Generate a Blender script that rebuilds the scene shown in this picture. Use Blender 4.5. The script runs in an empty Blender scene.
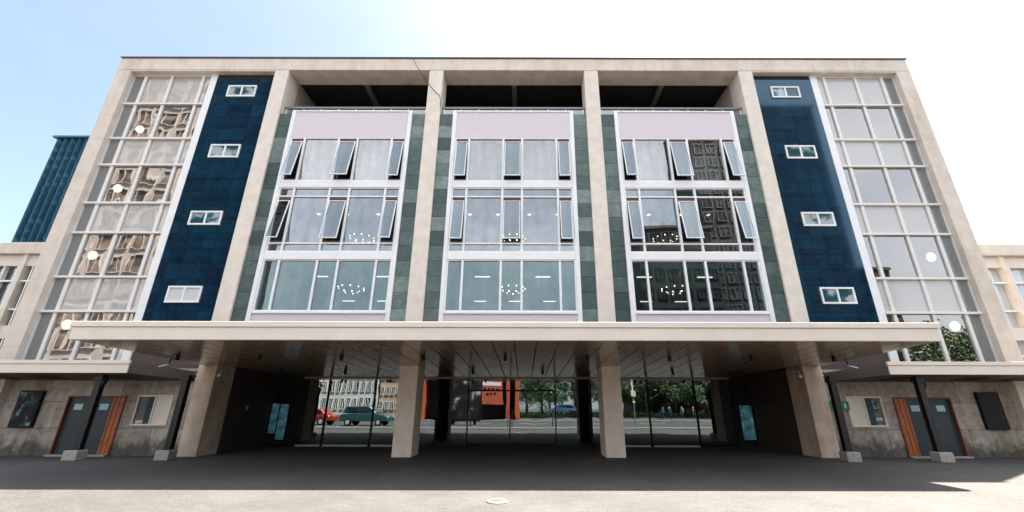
import bpy, bmesh, math, random
from mathutils import Vector, Matrix
random.seed(7)
S = bpy.context.scene
C = S.collection
R = math.radians

# ------------------------------------------------------------------ camera
F, PX, PITCH, ROLL = 419.0, 524.0, 0.34589, 0.002
cam_d = bpy.data.cameras.new('camera')
cam = bpy.data.objects.new('camera', cam_d); C.objects.link(cam)
cam_d.sensor_width = 36.0
cam_d.lens = 36.0 * F / 1024.0
cam_d.shift_x = (512 - PX) / 1024.0
cam_d.clip_start = 0.05; cam_d.clip_end = 2000
cam.matrix_world = Matrix.Translation((0.5, -15.5, 1.6)) @ Matrix.Rotation(R(90) + PITCH, 4, 'X') @ Matrix.Rotation(ROLL, 4, 'Z')
S.camera = cam

# ------------------------------------------------------------------ sun, sky, exposure
SUN = Vector((0.41, 0.275, 1.0)).normalized()
ELEV = math.asin(SUN.z); AZ = math.atan2(SUN.x, SUN.y)
sd = bpy.data.lights.new('sun', 'SUN'); sd.energy = 5.0; sd.angle = R(0.5); sd.color = (1.0, 0.93, 0.83)
so = bpy.data.objects.new('sun', sd); C.objects.link(so)
so.rotation_euler = SUN.to_track_quat('Z', 'Y').to_euler()
so.location = (30, 20, 60)
W = bpy.data.worlds.new('World'); S.world = W; W.use_nodes = True
wt = W.node_tree; wt.nodes.clear()
def wn(t): return wt.nodes.new(t)
sky = wn('ShaderNodeTexSky'); sky.sky_type = 'NISHITA'; sky.sun_disc = False
sky.sun_elevation = ELEV; sky.sun_rotation = AZ
sky.air_density = 1.0; sky.dust_density = 3.0; sky.ozone_density = 1.0
bg = wn('ShaderNodeBackground'); bg.inputs[1].default_value = 0.063
out = wn('ShaderNodeOutputWorld')
# high cloud veil, added denser and brighter behind the camera to light the facade
tc = wn('ShaderNodeTexCoord'); nz = wn('ShaderNodeTexNoise'); nz.inputs['Scale'].default_value = 2.2
nz.inputs['Detail'].default_value = 6; nz.inputs['Roughness'].default_value = 0.55
mp = wn('ShaderNodeMapping'); mp.inputs['Scale'].default_value = (1, 1, 2.2)
rp = wn('ShaderNodeValToRGB'); rp.color_ramp.elements[0].position = 0.42; rp.color_ramp.elements[1].position = 0.75
rp.color_ramp.elements[0].color = (0.45, 0.45, 0.45, 1); rp.color_ramp.elements[1].color = (0.85, 0.85, 0.85, 1)
mx = wn('ShaderNodeMixRGB'); mx.inputs['Color2'].default_value = (8.9, 9.1, 9.3, 1)
tint = wn('ShaderNodeMixRGB'); tint.blend_type = 'MULTIPLY'; tint.inputs['Fac'].default_value = 1; tint.inputs['Color2'].default_value = (1.0, 1.0, .965, 1); wt.links.new(sky.outputs[0], tint.inputs['Color1'])
wt.links.new(tc.outputs['Generated'], mp.inputs['Vector']); wt.links.new(mp.outputs[0], nz.inputs['Vector'])
wt.links.new(nz.outputs['Fac'], rp.inputs['Fac']); sp_ = wn('ShaderNodeSeparateXYZ'); wt.links.new(tc.outputs['Generated'], sp_.inputs[0])
mr_ = wn('ShaderNodeMapRange'); mr_.inputs['From Min'].default_value = .25; mr_.inputs['From Max'].default_value = -.45; mr_.inputs['To Min'].default_value = .06; mr_.inputs['To Max'].default_value = 1.0
ml_ = wn('ShaderNodeMath'); ml_.operation = 'MULTIPLY'
mz_ = wn('ShaderNodeMapRange'); mz_.inputs['From Min'].default_value = .12; mz_.inputs['From Max'].default_value = .52; mz_.inputs['To Min'].default_value = .7
mq_ = wn('ShaderNodeMath'); mq_.operation = 'MULTIPLY'; wt.links.new(sp_.outputs['Z'], mz_.inputs['Value']); wt.links.new(mz_.outputs[0], mq_.inputs[0])
wt.links.new(sp_.outputs['Y'], mr_.inputs['Value']); wt.links.new(mr_.outputs[0], mq_.inputs[1]); wt.links.new(mq_.outputs[0], ml_.inputs[0]); wt.links.new(rp.outputs['Color'], ml_.inputs[1]); wt.links.new(ml_.outputs[0], mx.inputs['Fac'])
wt.links.new(tint.outputs[0], mx.inputs['Color1']); wt.links.new(mx.outputs[0], bg.inputs[0]); wt.links.new(bg.outputs[0], out.inputs[0])
S.view_settings.view_transform = 'Standard'
S.view_settings.look = 'None'
S.view_settings.exposure = 2.46
S.view_settings.gamma = 1.0
S.view_settings.use_curve_mapping = False
S.cycles.max_bounces = 10; S.cycles.glossy_bounces = 5; S.cycles.transparent_max_bounces = 16
S.cycles.caustics_reflective = False; S.cycles.caustics_refractive = False
S.cycles.sample_clamp_indirect = 6

# ------------------------------------------------------------------ materials
def new_mat(name):
    m = bpy.data.materials.new(name); m.use_nodes = True
    nt = m.node_tree; b = nt.nodes['Principled BSDF']
    return m, nt, b
def rgb(h):                                       # sRGB hex-ish tuple 0-255 -> linear
    return tuple(((c/255)/12.92 if c/255 <= .04045 else ((c/255+.055)/1.055)**2.4) for c in h)
def coords(nt, scale=(1, 1, 1)):
    t = nt.nodes.new('ShaderNodeTexCoord'); mp = nt.nodes.new('ShaderNodeMapping')
    mp.inputs['Scale'].default_value = scale
    nt.links.new(t.outputs['Object'], mp.inputs['Vector']); return mp.outputs[0]
def noise(nt, vec, scale, detail=5, rough=.6):
    n = nt.nodes.new('ShaderNodeTexNoise'); n.inputs['Scale'].default_value = scale
    n.inputs['Detail'].default_value = detail; n.inputs['Roughness'].default_value = rough
    nt.links.new(vec, n.inputs['Vector']); return n.outputs['Fac']
def ramp(nt, fac, stops):
    r = nt.nodes.new('ShaderNodeValToRGB'); e = r.color_ramp.elements
    while len(e) < len(stops): e.new(.5)
    for i, (p, c) in enumerate(stops): e[i].position = p; e[i].color = (*c, 1)
    nt.links.new(fac, r.inputs['Fac']); return r.outputs['Color']
def mixc(nt, mode, fac, a, b):
    m = nt.nodes.new('ShaderNodeMixRGB'); m.blend_type = mode
    if isinstance(fac, (int, float)): m.inputs['Fac'].default_value = fac
    else: nt.links.new(fac, m.inputs['Fac'])
    for k, v in (('Color1', a), ('Color2', b)):
        if isinstance(v, tuple): m.inputs[k].default_value = (*v, 1) if len(v) == 3 else v
        else: nt.links.new(v, m.inputs[k])
    return m.outputs[0]
def bump(nt, b, h, strength=.2, dist=.02):
    n = nt.nodes.new('ShaderNodeBump'); n.inputs['Strength'].default_value = strength; n.inputs['Distance'].default_value = dist
    nt.links.new(h, n.inputs['Height']); nt.links.new(n.outputs[0], b.inputs['Normal'])
def plain(name, col, rough=.6, metal=0, var=.12, scale=6, bmp=0, spec=.5):
    m, nt, b = new_mat(name)
    v = coords(nt); f = noise(nt, v, scale)
    lo = tuple(c*(1-var) for c in col); hi = tuple(min(1, c*(1+var)) for c in col)
    nt.links.new(ramp(nt, f, [(.3, lo), (.7, hi)]), b.inputs['Base Color'])
    b.inputs['Roughness'].default_value = rough; b.inputs['Metallic'].default_value = metal
    b.inputs['Specular IOR Level'].default_value = spec
    if bmp: bump(nt, b, noise(nt, v, scale*8), bmp, .01)
    return m
def brick_vec(nt, swap='XZ', off=(0, 0)):
    t = nt.nodes.new('ShaderNodeTexCoord'); s = nt.nodes.new('ShaderNodeSeparateXYZ'); c = nt.nodes.new('ShaderNodeCombineXYZ')
    nt.links.new(t.outputs['Object'], s.inputs[0])
    for k, o in zip('XY', range(2)):
        a = nt.nodes.new('ShaderNodeMath'); a.operation = 'ADD'; a.inputs[1].default_value = off[o]
        nt.links.new(s.outputs[swap[o]], a.inputs[0]); nt.links.new(a.outputs[0], c.inputs[k])
    return c.outputs[0]
def tiles(name, c1, c2, mortar, w, h, ms=.012, off=(0, 0), offset=0.0, rough=.5, var=.2, nscale=3, swap='XZ', bmp=.3, stain=None, ior=1.5, coat=0, stint=None, moss=False):
    m, nt, b = new_mat(name)
    v = brick_vec(nt, swap, off)
    br = nt.nodes.new('ShaderNodeTexBrick'); br.offset = offset; br.squash = 1
    br.inputs['Scale'].default_value = 1; br.inputs['Brick Width'].default_value = w; br.inputs['Row Height'].default_value = h
    br.inputs['Mortar Size'].default_value = ms; br.inputs['Mortar Smooth'].default_value = .1; br.inputs['Bias'].default_value = 0
    br.inputs['Color1'].default_value = (*c1, 1); br.inputs['Color2'].default_value = (*c2, 1); br.inputs['Mortar'].default_value = (*mortar, 1)
    nt.links.new(v, br.inputs['Vector'])
    ov = coords(nt); n = noise(nt, ov, nscale, 8, .65)
    col = mixc(nt, 'MULTIPLY', 1.0, br.outputs['Color'], ramp(nt, n, [(.25, (1-var,)*3), (.75, (1+var*.6,)*3)]))
    if stain:
        sn = noise(nt, coords(nt, (1.2, 1.2, .35)), .9, 6, .6)
        col = mixc(nt, 'MULTIPLY', ramp(nt, sn, [(.48, (0, 0, 0)), (.72, (1, 1, 1))]), col, stain)
    if moss:
        ps = nt.nodes.new('ShaderNodeSeparateXYZ'); nt.links.new(ov, ps.inputs[0])
        mr = nt.nodes.new('ShaderNodeMapRange'); mr.inputs['From Min'].default_value = .75; mr.inputs['From Max'].default_value = .05; mr.inputs['To Min'].default_value = 0; mr.inputs['To Max'].default_value = .5
        nt.links.new(ps.outputs['Z'], mr.inputs['Value']); ad = nt.nodes.new('ShaderNodeMath'); ad.operation = 'ADD'
        nt.links.new(noise(nt, coords(nt, (1, 1, .8)), 2.6, 8, .65), ad.inputs[0]); nt.links.new(mr.outputs[0], ad.inputs[1])
        col = mixc(nt, 'MULTIPLY', ramp(nt, ad.outputs[0], [(.62, (0, 0, 0)), (.86, (1, 1, 1))]), col, (.30, .29, .28))
    nt.links.new(col, b.inputs['Base Color']); b.inputs['Roughness'].default_value = rough; b.inputs['IOR'].default_value = ior
    if stint: b.inputs['Specular Tint'].default_value = (*stint, 1)
    if coat: b.inputs['Coat Weight'].default_value = coat; b.inputs['Coat Roughness'].default_value = .03
    if bmp: bump(nt, b, br.outputs['Fac'], -bmp, .01)
    return m
def glass(name, tint, refl, rough=0.0, wave=0, wscale=1.0, seed=0, gcol=(1.0, .95, .91), dirt=True):
    m, nt, b = new_mat(name); nt.nodes.remove(b)
    o = nt.nodes['Material Output']
    g = nt.nodes.new('ShaderNodeBsdfGlossy'); g.inputs['Roughness'].default_value = rough; g.inputs['Color'].default_value = (*gcol, 1)
    t = nt.nodes.new('ShaderNodeBsdfTransparent'); t.inputs['Color'].default_value = (*tint, 1)
    fr = nt.nodes.new('ShaderNodeLayerWeight'); pw = nt.nodes.new('ShaderNodeMath'); pw.operation = 'POWER'; pw.inputs[1].default_value = 4.0; nt.links.new(fr.outputs['Facing'], pw.inputs[0])
    ma = nt.nodes.new('ShaderNodeMath'); ma.operation = 'ADD'; ma.use_clamp = True; ma.inputs[1].default_value = refl+.04
    mx = nt.nodes.new('ShaderNodeMixShader')
    nt.links.new(pw.outputs[0], ma.inputs[0]); nt.links.new(ma.outputs[0], mx.inputs[0])
    nt.links.new(t.outputs[0], mx.inputs[1]); nt.links.new(g.outputs[0], mx.inputs[2]); nt.links.new(mx.outputs[0], o.inputs[0])
    if dirt:
        dn = noise(nt, coords(nt, (1.6, 1, .22)), 2.2, 7, .62); dc = ramp(nt, dn, [(.32, tuple(c*.84 for c in gcol)), (.62, gcol)])
        dn2 = noise(nt, coords(nt, (1, 1, .8)), 3.5, 9, .75); dc = mixc(nt, 'MULTIPLY', .8, dc, ramp(nt, dn2, [(.3, (.72, .74, .78)), (.6, (1, 1, 1))]))
        nt.links.new(dc, g.inputs['Color'])
    if wave:
        n = noise(nt, coords(nt, (1, 1, .7)), wscale, 2, .5)
        bn = nt.nodes.new('ShaderNodeBump'); bn.inputs['Strength'].default_value = 1; bn.inputs['Distance'].default_value = wave
        nt.links.new(n, bn.inputs['Height']); nt.links.new(bn.outputs[0], g.inputs['Normal']); nt.links.new(bn.outputs[0], fr.inputs['Normal'])
    return m
def emit(name, col, st):
    m, nt, b = new_mat(name); b.inputs['Base Color'].default_value = (.1, .1, .1, 1)
    b.inputs['Emission Color'].default_value = (*col, 1); b.inputs['Emission Strength'].default_value = st
    return m

M = {}
M['concrete'] = tiles('pale_stone_facing', (.76, .665, .58), (.73, .64, .555), (.60, .515, .44), 2.4, 1.28, .008, (0.3, .2), 0, .75, .15, 2.0, bmp=.05, stain=(.82, .77, .72))
M['column'] = plain('pale_concrete', (.77, .69, .60), .8, var=.10, scale=2.5, bmp=.1)
M['column_foot'] = plain('lightened_pink_concrete', (.88, .76, .64), .8, var=.10, scale=3, bmp=.1)  # column concrete lightened to make up for weak light under the canopy
M['pillar'] = tiles('worn_stone_pillar', (.72, .60, .49), (.68, .56, .46), (.30, .25, .2), 5, 7.3, .004, (2, 0), 0, .8, .25, 2.2, bmp=.05, stain=(.68, .56, .46))
M['cap'] = plain('dark_roof_edge', (.10, .09, .08), .5, .3)
M['soffit_paint'] = plain('painted_beam_soffit', (.47, .39, .33), .8, var=.08, scale=1.5)
M['loggia_dark'] = plain('shaded_loggia_tone', (.013, .013, .0125), .8, var=.3, scale=1.2)  # near-black base colour stands in for the unlit loggia
M['loggia_beam'] = plain('grey_beam_paint', (.16, .15, .13), .8)
M['white'] = plain('white_painted_steel', (.86, .86, .86), .35, var=.03, scale=3)
M['white_warm'] = plain('ivory_painted_metal', (.75, .665, .575), .45, var=.05, scale=1.3)
M['mullion_white'] = plain('off_white_mullion_paint', (.80, .765, .73), .45, var=.04, scale=1.5)
M['lilac'] = plain('lilac_render', (.70, .63, .66), .85, var=.05, scale=20, bmp=.15)
m, nt, b = new_mat('green_slate_slab')
_t = nt.nodes.new('ShaderNodeTexCoord'); _s = nt.nodes.new('ShaderNodeSeparateXYZ'); nt.links.new(_t.outputs['Object'], _s.inputs[0])
_f = nt.nodes.new('ShaderNodeMath'); _f.operation = 'MULTIPLY_ADD'; _f.inputs[1].default_value = 1/.637; _f.inputs[2].default_value = -14.02/.637+60.01
nt.links.new(_s.outputs['Z'], _f.inputs[0]); _g = nt.nodes.new('ShaderNodeMath'); _g.operation = 'FLOOR'; nt.links.new(_f.outputs[0], _g.inputs[0])
_h = nt.nodes.new('ShaderNodeMath'); _h.operation = 'MULTIPLY_ADD'; _h.inputs[1].default_value = 1.0; nt.links.new(_g.outputs[0], _h.inputs[0])
_o = nt.nodes.new('ShaderNodeMath'); _o.operation = 'FLOOR'; _o2 = nt.nodes.new('ShaderNodeMath'); _o2.operation = 'DIVIDE'; _o2.inputs[1].default_value = 1.19; nt.links.new(_s.outputs['X'], _o2.inputs[0]); nt.links.new(_o2.outputs[0], _o.inputs[0])
_m = nt.nodes.new('ShaderNodeMath'); _m.operation = 'MULTIPLY'; _m.inputs[1].default_value = 37.7; nt.links.new(_o.outputs[0], _m.inputs[0]); nt.links.new(_m.outputs[0], _h.inputs[2])
_w = nt.nodes.new('ShaderNodeTexWhiteNoise'); _w.noise_dimensions = '1D'; nt.links.new(_h.outputs[0], _w.inputs['W'])
_c = ramp(nt, _w.outputs['Value'], [(.0, (.020, .050, .048)), (.35, (.055, .095, .085)), (.7, (.105, .150, .135)), (1.0, (.20, .25, .235))])
_n = noise(nt, coords(nt), 4.5, 9, .7)
nt.links.new(mixc(nt, 'MULTIPLY', 1, _c, ramp(nt, _n, [(.3, (.55,)*3), (.55, (1.0,)*3), (.75, (1.5,)*3)])), b.inputs['Base Color']); b.inputs['Roughness'].default_value = .3
M['slate'] = m
M['navy'] = tiles('navy_enamel_tile', (.0006, .016, .042), (.002, .034, .070), (.0003, .004, .012), .56, .64, .013, (.2, .1), 0, .05, .5, 1.6, bmp=.25, ior=1.72, stint=(.45, .78, 1.0))
M['brownframe'] = plain('red_brown_window_reveal', (.10, .028, .016), .5)
M['room_wall'] = plain('room_wall_paint', (.26, .32, .33), .9)
M['stair_plaster'] = plain('stair_plaster', (.33, .31, .29), .9)
M['room_ceil'] = plain('room_ceiling_paint', (.30, .38, .39), .9)
M['room_floor'] = plain('room_floor', (.18, .15, .12), .6)
M['curtain'] = plain('net_curtain_cloth', (.62, .60, .61), .95, var=.08, scale=1.5)
M['glass_bay'] = glass('bay_window_glass', (.46, .56, .60), .31, wave=.004, wscale=.6)
M['glass_bay_mid'] = glass('middle_bay_glass', (.50, .60, .64), .23, wave=.004, wscale=.6, gcol=(.95, .98, 1))
M['glass_bay_low'] = glass('lower_bay_glass', (.50, .66, .69), .13, wave=.004, wscale=.6, gcol=(.82, 1, 1))
M['glass_sash'] = glass('open_sash_glass', (.50, .60, .66), .17, wave=.004, wscale=.6, gcol=(.85, .94, 1))
M['glass_small'] = glass('small_window_glass', (.6, .7, .74), .22)
M['glass_stair'] = glass('old_stair_glass', (.5, .53, .53), .30, wave=.012, wscale=.55, gcol=(1, .97, .95))
M['glass_door'] = glass('entrance_glass', (.5, .55, .55), .19, wave=.0025, wscale=.9, dirt=False, gcol=(.86, .97, 1.0))
M['glass_rail'] = glass('railing_glass', (.45, .6, .68), .30)
m, nt, b = new_mat('frosted_spandrel_glass'); b.inputs['Base Color'].default_value = (.42, .41, .40, 1); b.inputs['Roughness'].default_value = .04
b.inputs['IOR'].default_value = 2.4
n = noise(nt, coords(nt, (1, 1, .7)), .8, 2, .5); bump(nt, b, n, 1.0, .012); M['spandrel'] = m
m, nt, b = new_mat('narrow_tinted_glass'); b.inputs['Base Color'].default_value = (.22, .225, .225, 1); b.inputs['Roughness'].default_value = .06; M['grey_pane'] = m
M['navy_dark'] = plain('gap_shade_black', (.012, .012, .014), .8)
m, nt, b = new_mat('canopy_soffit_metal')
v = coords(nt); f = noise(nt, v, 1.2, 4)
nt.links.new(ramp(nt, f, [(.3, (.29, .205, .145)), (.7, (.35, .25, .18))]), b.inputs['Base Color'])
b.inputs['Roughness'].default_value = .16; b.inputs['IOR'].default_value = 2.1; b.inputs['Specular Tint'].default_value = (1, .86, .74, 1); bump(nt, b, noise(nt, v, .7, 2), .05, .01); M['soffit'] = m
M['tower_edge'] = plain('tower_roof_edge', (.02, .09, .12), .5)
M['black'] = plain('black_steel', (.006, .006, .007), .5, .0, spec=.2)
M['steel'] = plain('dark_steel_post', (.022, .022, .023), .45, .3)
M['pedestal'] = plain('granite_pedestal', (.36, .33, .30), .8, var=.25, scale=14, bmp=.2)
M['base_stone'] = tiles('weathered_wall_stone', (.50, .435, .37), (.33, .285, .24), (.15, .13, .115), 1.42, .88, .010, (.35, .0), .5, .75, .5, 4.5, bmp=.2, stain=(.6, .57, .54), moss=True)
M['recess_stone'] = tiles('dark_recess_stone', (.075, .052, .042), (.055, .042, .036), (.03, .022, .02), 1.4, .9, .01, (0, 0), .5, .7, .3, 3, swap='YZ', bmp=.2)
M['door_blue'] = plain('slate_blue_door_paint', (.020, .036, .048), .45, var=.08, scale=2)
m, nt, b = new_mat('orange_wood_slat')
v = coords(nt, (9, 9, .9)); nt.links.new(ramp(nt, noise(nt, v, 2.2, 6), [(.3, (.22, .05, .012)), (.5, (.45, .125, .03)), (.72, (.60, .20, .055))]), b.inputs['Base Color']); b.inputs['Roughness'].default_value = .45; M['wood'] = m
M['door_frame'] = plain('red_brown_door_frame', (.20, .05, .022), .5)
M['notice'] = plain('pale_blue_notice_paper', (.42, .62, .68), .6)
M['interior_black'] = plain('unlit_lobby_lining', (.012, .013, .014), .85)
M['interior_grey'] = plain('dark_grey_notice', (.07, .075, .078), .6)
M['bulb'] = emit('lit_bulb', (1, .80, .55), 1.0)
M['lamp_strip'] = emit('lit_strip_lamp', (1, .88, .68), .36)
M['globe'] = emit('lit_opal_globe', (1, .90, .76), .55)
M['brass'] = plain('brass', (.35, .22, .09), .3, .9)
# ground: pale fine-grained paving
m, nt, b = new_mat('fine_grained_plaza_paving')
v = coords(nt); f1 = noise(nt, v, 26, 6, .75); f2 = noise(nt, v, .5, 6, .6)
c = ramp(nt, f1, [(.3, (.018, .019, .020)), (.7, (.125, .118, .110))])
c = mixc(nt, 'MULTIPLY', .7, c, ramp(nt, f2, [(.35, (.68, .68, .69)), (.65, (1.12, 1.10, 1.07))]))
bv = brick_vec(nt, 'XY'); br = nt.nodes.new('ShaderNodeTexBrick'); br.inputs['Scale'].default_value = 1
br.inputs['Brick Width'].default_value = .21; br.inputs['Row Height'].default_value = .105; br.inputs['Mortar Size'].default_value = .004
br.inputs['Color1'].default_value = (1, 1, 1, 1); br.inputs['Color2'].default_value = (.76, .76, .76, 1); br.inputs['Mortar'].default_value = (.5, .48, .46, 1)
nt.links.new(bv, br.inputs['Vector'])
nt.links.new(mixc(nt, 'MULTIPLY', .8, c, br.outputs['Color']), b.inputs['Base Color']); b.inputs['Roughness'].default_value = .85
bump(nt, b, f1, .25, .004); M['paving'] = m
M['asphalt'] = plain('asphalt', (.046, .049, .051), .9, var=.25, scale=40, bmp=.2)
M['plate_metal'] = plain('worn_plate_metal', (.11, .105, .10), .5, .3)
M['kerb'] = plain('kerb_stone', (.30, .29, .27), .8, var=.2, scale=5)
M['paint'] = plain('road_marking_paint', (.75, .75, .72), .7)

M['steel_rail'] = plain('grey_handrail_metal', (.20, .20, .20), .4, .4)
M['blind_warm'] = plain('cream_roller_blind', (.74, .66, .57), .8, var=.06, scale=2)
M['blind'] = plain('closed_white_blind', (.60, .60, .60), .6, var=.05)
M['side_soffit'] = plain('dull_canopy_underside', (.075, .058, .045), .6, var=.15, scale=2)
m, nt, b = new_mat('dark_small_pane'); nt.links.new(ramp(nt, noise(nt, coords(nt, (1, 1, 1.3)), 1.7, 2, .4), [(.44, (.015, .07, .09)), (.5, (.05, .14, .16)), (.58, (.42, .46, .47))]), b.inputs['Base Color']); b.inputs['Roughness'].default_value = .05; b.inputs['IOR'].default_value = 1.6  # pale patches painted in for curtains and reflected sky
bump(nt, b, noise(nt, coords(nt), 1.4, 2), .5, .02); M['glass_small_dark'] = m
M['glass_pale'] = glass('pale_window_glass', (.92, .95, .97), .12)
M['glass_stair_calm'] = glass('calm_stair_glass', (.45, .48, .5), .24, wave=.004, wscale=.8, dirt=False)
m, nt, b = new_mat('calm_frosted_glass'); b.inputs['Base Color'].default_value = (.56, .555, .545, 1); b.inputs['Roughness'].default_value = .08; b.inputs['IOR'].default_value = 1.5; M['spandrel_calm'] = m
M['head_trim'] = plain('peach_head_trim', (.50, .36, .28), .5); M['steel_light'] = plain('brushed_sill', (.55, .55, .52), .4)
m, nt, b = new_mat('blurred_poster_print'); v = coords(nt, (2.2, 1, 1.3))
nt.links.new(ramp(nt, noise(nt, v, 2.2, 3, .5), [(.52, (.003, .004, .005)), (.60, (.02, .07, .085)), (.68, (.25, .38, .42))]), b.inputs['Base Color']); b.inputs['Roughness'].default_value = .5; b.inputs['Specular IOR Level'].default_value = .2; M['poster_dark'] = m
m, nt, b = new_mat('blue_poster_print'); v = coords(nt, (1.6, 1, 1.6))
nt.links.new(ramp(nt, noise(nt, v, 2.0, 3, .55), [(.30, (.30, .16, .05)), (.38, (.05, .16, .10)), (.44, (.05, .20, .27)), (.58, (.16, .40, .50)), (.72, (.75, .82, .85))]), b.inputs['Base Color'])
nt.links.new(b.inputs['Base Color'].links[0].from_socket, b.inputs['Emission Color']); b.inputs['Emission Strength'].default_value = .028  # slight glow added to the print to brighten it in the recess
b.inputs['Roughness'].default_value = .4; M['poster_blue'] = m
M['green_sign'] = plain('green_sign_plastic', (.01, .20, .085), .4)
M['lens'] = plain('frosted_lamp_lens', (.5, .5, .45), .3)
M['wing_dark'] = tiles('dark_room_with_shelves', (.02, .016, .014), (.22, .085, .045), (.01, .01, .01), .9, .7, .05, (0, 0), .5, .8, .4, 2)
M['wing_pale'] = plain('pale_blind_cloth', (.78, .80, .82), .8, var=.12, scale=.8)
m, nt, b = new_mat('blue_curtain_wall')
br = nt.nodes.new('ShaderNodeTexBrick'); br.offset = .5; br.inputs['Scale'].default_value = 1; br.inputs['Brick Width'].default_value = .36; br.inputs['Row Height'].default_value = .75
br.inputs['Mortar Size'].default_value = .09; br.inputs['Bias'].default_value = -.35
br.inputs['Color1'].default_value = (.010, .075, .12, 1); br.inputs['Color2'].default_value = (.055, .19, .25, 1); br.inputs['Mortar'].default_value = (.010, .065, .11, 1)
nt.links.new(brick_vec(nt), br.inputs['Vector']); nt.links.new(br.outputs['Color'], b.inputs['Base Color']); b.inputs['Roughness'].default_value = .25; M['tower_glass'] = m

# ------------------------------------------------------------------ mesh helpers
class MB:
    def __init__(s): s.v = []; s.f = []; s.m = []; s.sm = []
    def add(s, vs, fs, mi=0, smooth=False):
        o = len(s.v); s.v += [tuple(p) for p in vs]
        for f in fs: s.f.append([i+o for i in f]); s.m.append(mi); s.sm.append(smooth)
    def box(s, x0, x1, y0, y1, z0, z1, mi=0, T=None):
        vs = [Vector(p) for p in ((x0,y0,z0),(x1,y0,z0),(x1,y1,z0),(x0,y1,z0),(x0,y0,z1),(x1,y0,z1),(x1,y1,z1),(x0,y1,z1))]
        if T: vs = [T @ p for p in vs]
        s.add(vs, [(3,2,1,0),(4,5,6,7),(0,1,5,4),(1,2,6,5),(2,3,7,6),(3,0,4,7)], mi); return s
    def quad(s, a, b, c, d, mi=0): s.add([a,b,c,d], [(0,1,2,3)], mi); return s
    def prism(s, pts, vec, mi=0):                  # planar polygon extruded along vec
        n = len(pts); a = [Vector(p) for p in pts]; b2 = [p+Vector(vec) for p in a]
        s.add(a+b2, [tuple(range(n))[::-1], tuple(range(n,2*n))] + [(i,(i+1)%n,n+(i+1)%n,n+i) for i in range(n)], mi); return s
    def tube(s, pts, r, n=8, mi=0, cap=True):
        pts = [Vector(p) for p in pts]; rr = r if isinstance(r, (list, tuple)) else [r]*len(pts)
        o = []; 
        for i, p in enumerate(pts):
            d = (pts[min(i+1,len(pts)-1)] - pts[max(i-1,0)]).normalized()
            u = d.orthogonal().normalized() if abs(d.z) > .99 else d.cross(Vector((0,0,1))).normalized()
            w = d.cross(u)
            o += [p + (u*math.cos(2*math.pi*k/n) + w*math.sin(2*math.pi*k/n))*rr[i] for k in range(n)]
        fs = [(i*n+k, i*n+(k+1)%n, (i+1)*n+(k+1)%n, (i+1)*n+k) for i in range(len(pts)-1) for k in range(n)]
        s.add(o, fs, mi, True)
        if cap: s.add(o[:n], [tuple(range(n))], mi); s.add(o[-n:], [tuple(range(n))[::-1]], mi)
        return s
    def ball(s, c, r, n=12, mi=0, sc=(1,1,1)):
        vs = []; fs = []
        for i in range(n//2+1):
            t = math.pi*i/(n//2)
            for k in range(n):
                a = 2*math.pi*k/n; vs.append((c[0]+r*sc[0]*math.sin(t)*math.cos(a), c[1]+r*sc[1]*math.sin(t)*math.sin(a), c[2]+r*sc[2]*math.cos(t)))
        for i in range(n//2):
            for k in range(n): fs.append((i*n+k, (i+1)*n+k, (i+1)*n+(k+1)%n, i*n+(k+1)%n))
        s.add(vs, fs, mi, True); return s
    def mirror(s):                                 # mirrored copy in X
        t = MB(); t.v = [(-x,y,z) for x,y,z in s.v]; t.f = [f[::-1] for f in s.f]; t.m = list(s.m); t.sm = list(s.sm); return t
    def build(s, name, mats, parent=None, bevel=0, seg=2):
        me = bpy.data.meshes.new(name); me.from_pydata(s.v, [], s.f)
        for m in (mats if isinstance(mats, (list, tuple)) else [mats]): me.materials.append(M[m] if isinstance(m, str) else m)
        me.polygons.foreach_set('material_index', s.m); me.polygons.foreach_set('use_smooth', s.sm)
        bm = bmesh.new(); bm.from_mesh(me); bmesh.ops.remove_doubles(bm, verts=bm.verts, dist=1e-5) if not bevel else None
        bmesh.ops.recalc_face_normals(bm, faces=bm.faces); bm.to_mesh(me); bm.free(); me.update()
        o = bpy.data.objects.new(name, me); C.objects.link(o)
        if parent: o.parent = parent
        if bevel:
            b = o.modifiers.new('bevel', 'BEVEL'); b.width = bevel; b.segments = seg; b.limit_method = 'ANGLE'
        return o
def tag(o, label=None, cat=None, group=None, kind=None):
    for k, v in (('label', label), ('category', cat), ('group', group), ('kind', kind)):
        if v: o[k] = v
    return o
def thing(name, label, cat, loc=(0,0,0), rz=0, group=None):
    o = bpy.data.objects.new(name, None); C.objects.link(o); o.location = loc; o.rotation_euler = (0,0,rz); o.empty_display_size = .3
    return tag(o, label, cat, group)
def kids(o): return list(o.children)
def dup(o, parent=None, loc=None, rz=None, label=None):
    c = o.copy(); C.objects.link(c)
    if parent: c.parent = parent
    if loc is not None: c.location = loc
    if rz is not None: c.rotation_euler = (0,0,rz)
    if label: c['label'] = label
    for k in kids(o): dup(k, c)
    return c

# ------------------------------------------------------------------ ground
g = MB(); g.quad((-350,-350,0),(350,-350,0),(350,350,0),(-350,350,0)); tag(g.build('plaza', 'paving'), kind='structure')
g = MB(); g.quad((-300,-30,.006),(300,-30,.006),(300,-11.5,.006),(-300,-11.5,.006)); tag(g.build('road', 'asphalt'), kind='structure')
g = MB()
for i in range(-20, 21): g.box(i*6, i*6+3, -22.6, -22.45, .010, .014)
tag(g.build('road_markings', 'paint'), kind='structure')
for y0 in (-11.5, -30.3):
    g = MB(); g.box(-300, 300, y0, y0+.3, 0, .12); tag(g.build('kerb', 'kerb', bevel=.02), kind='structure')
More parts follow.
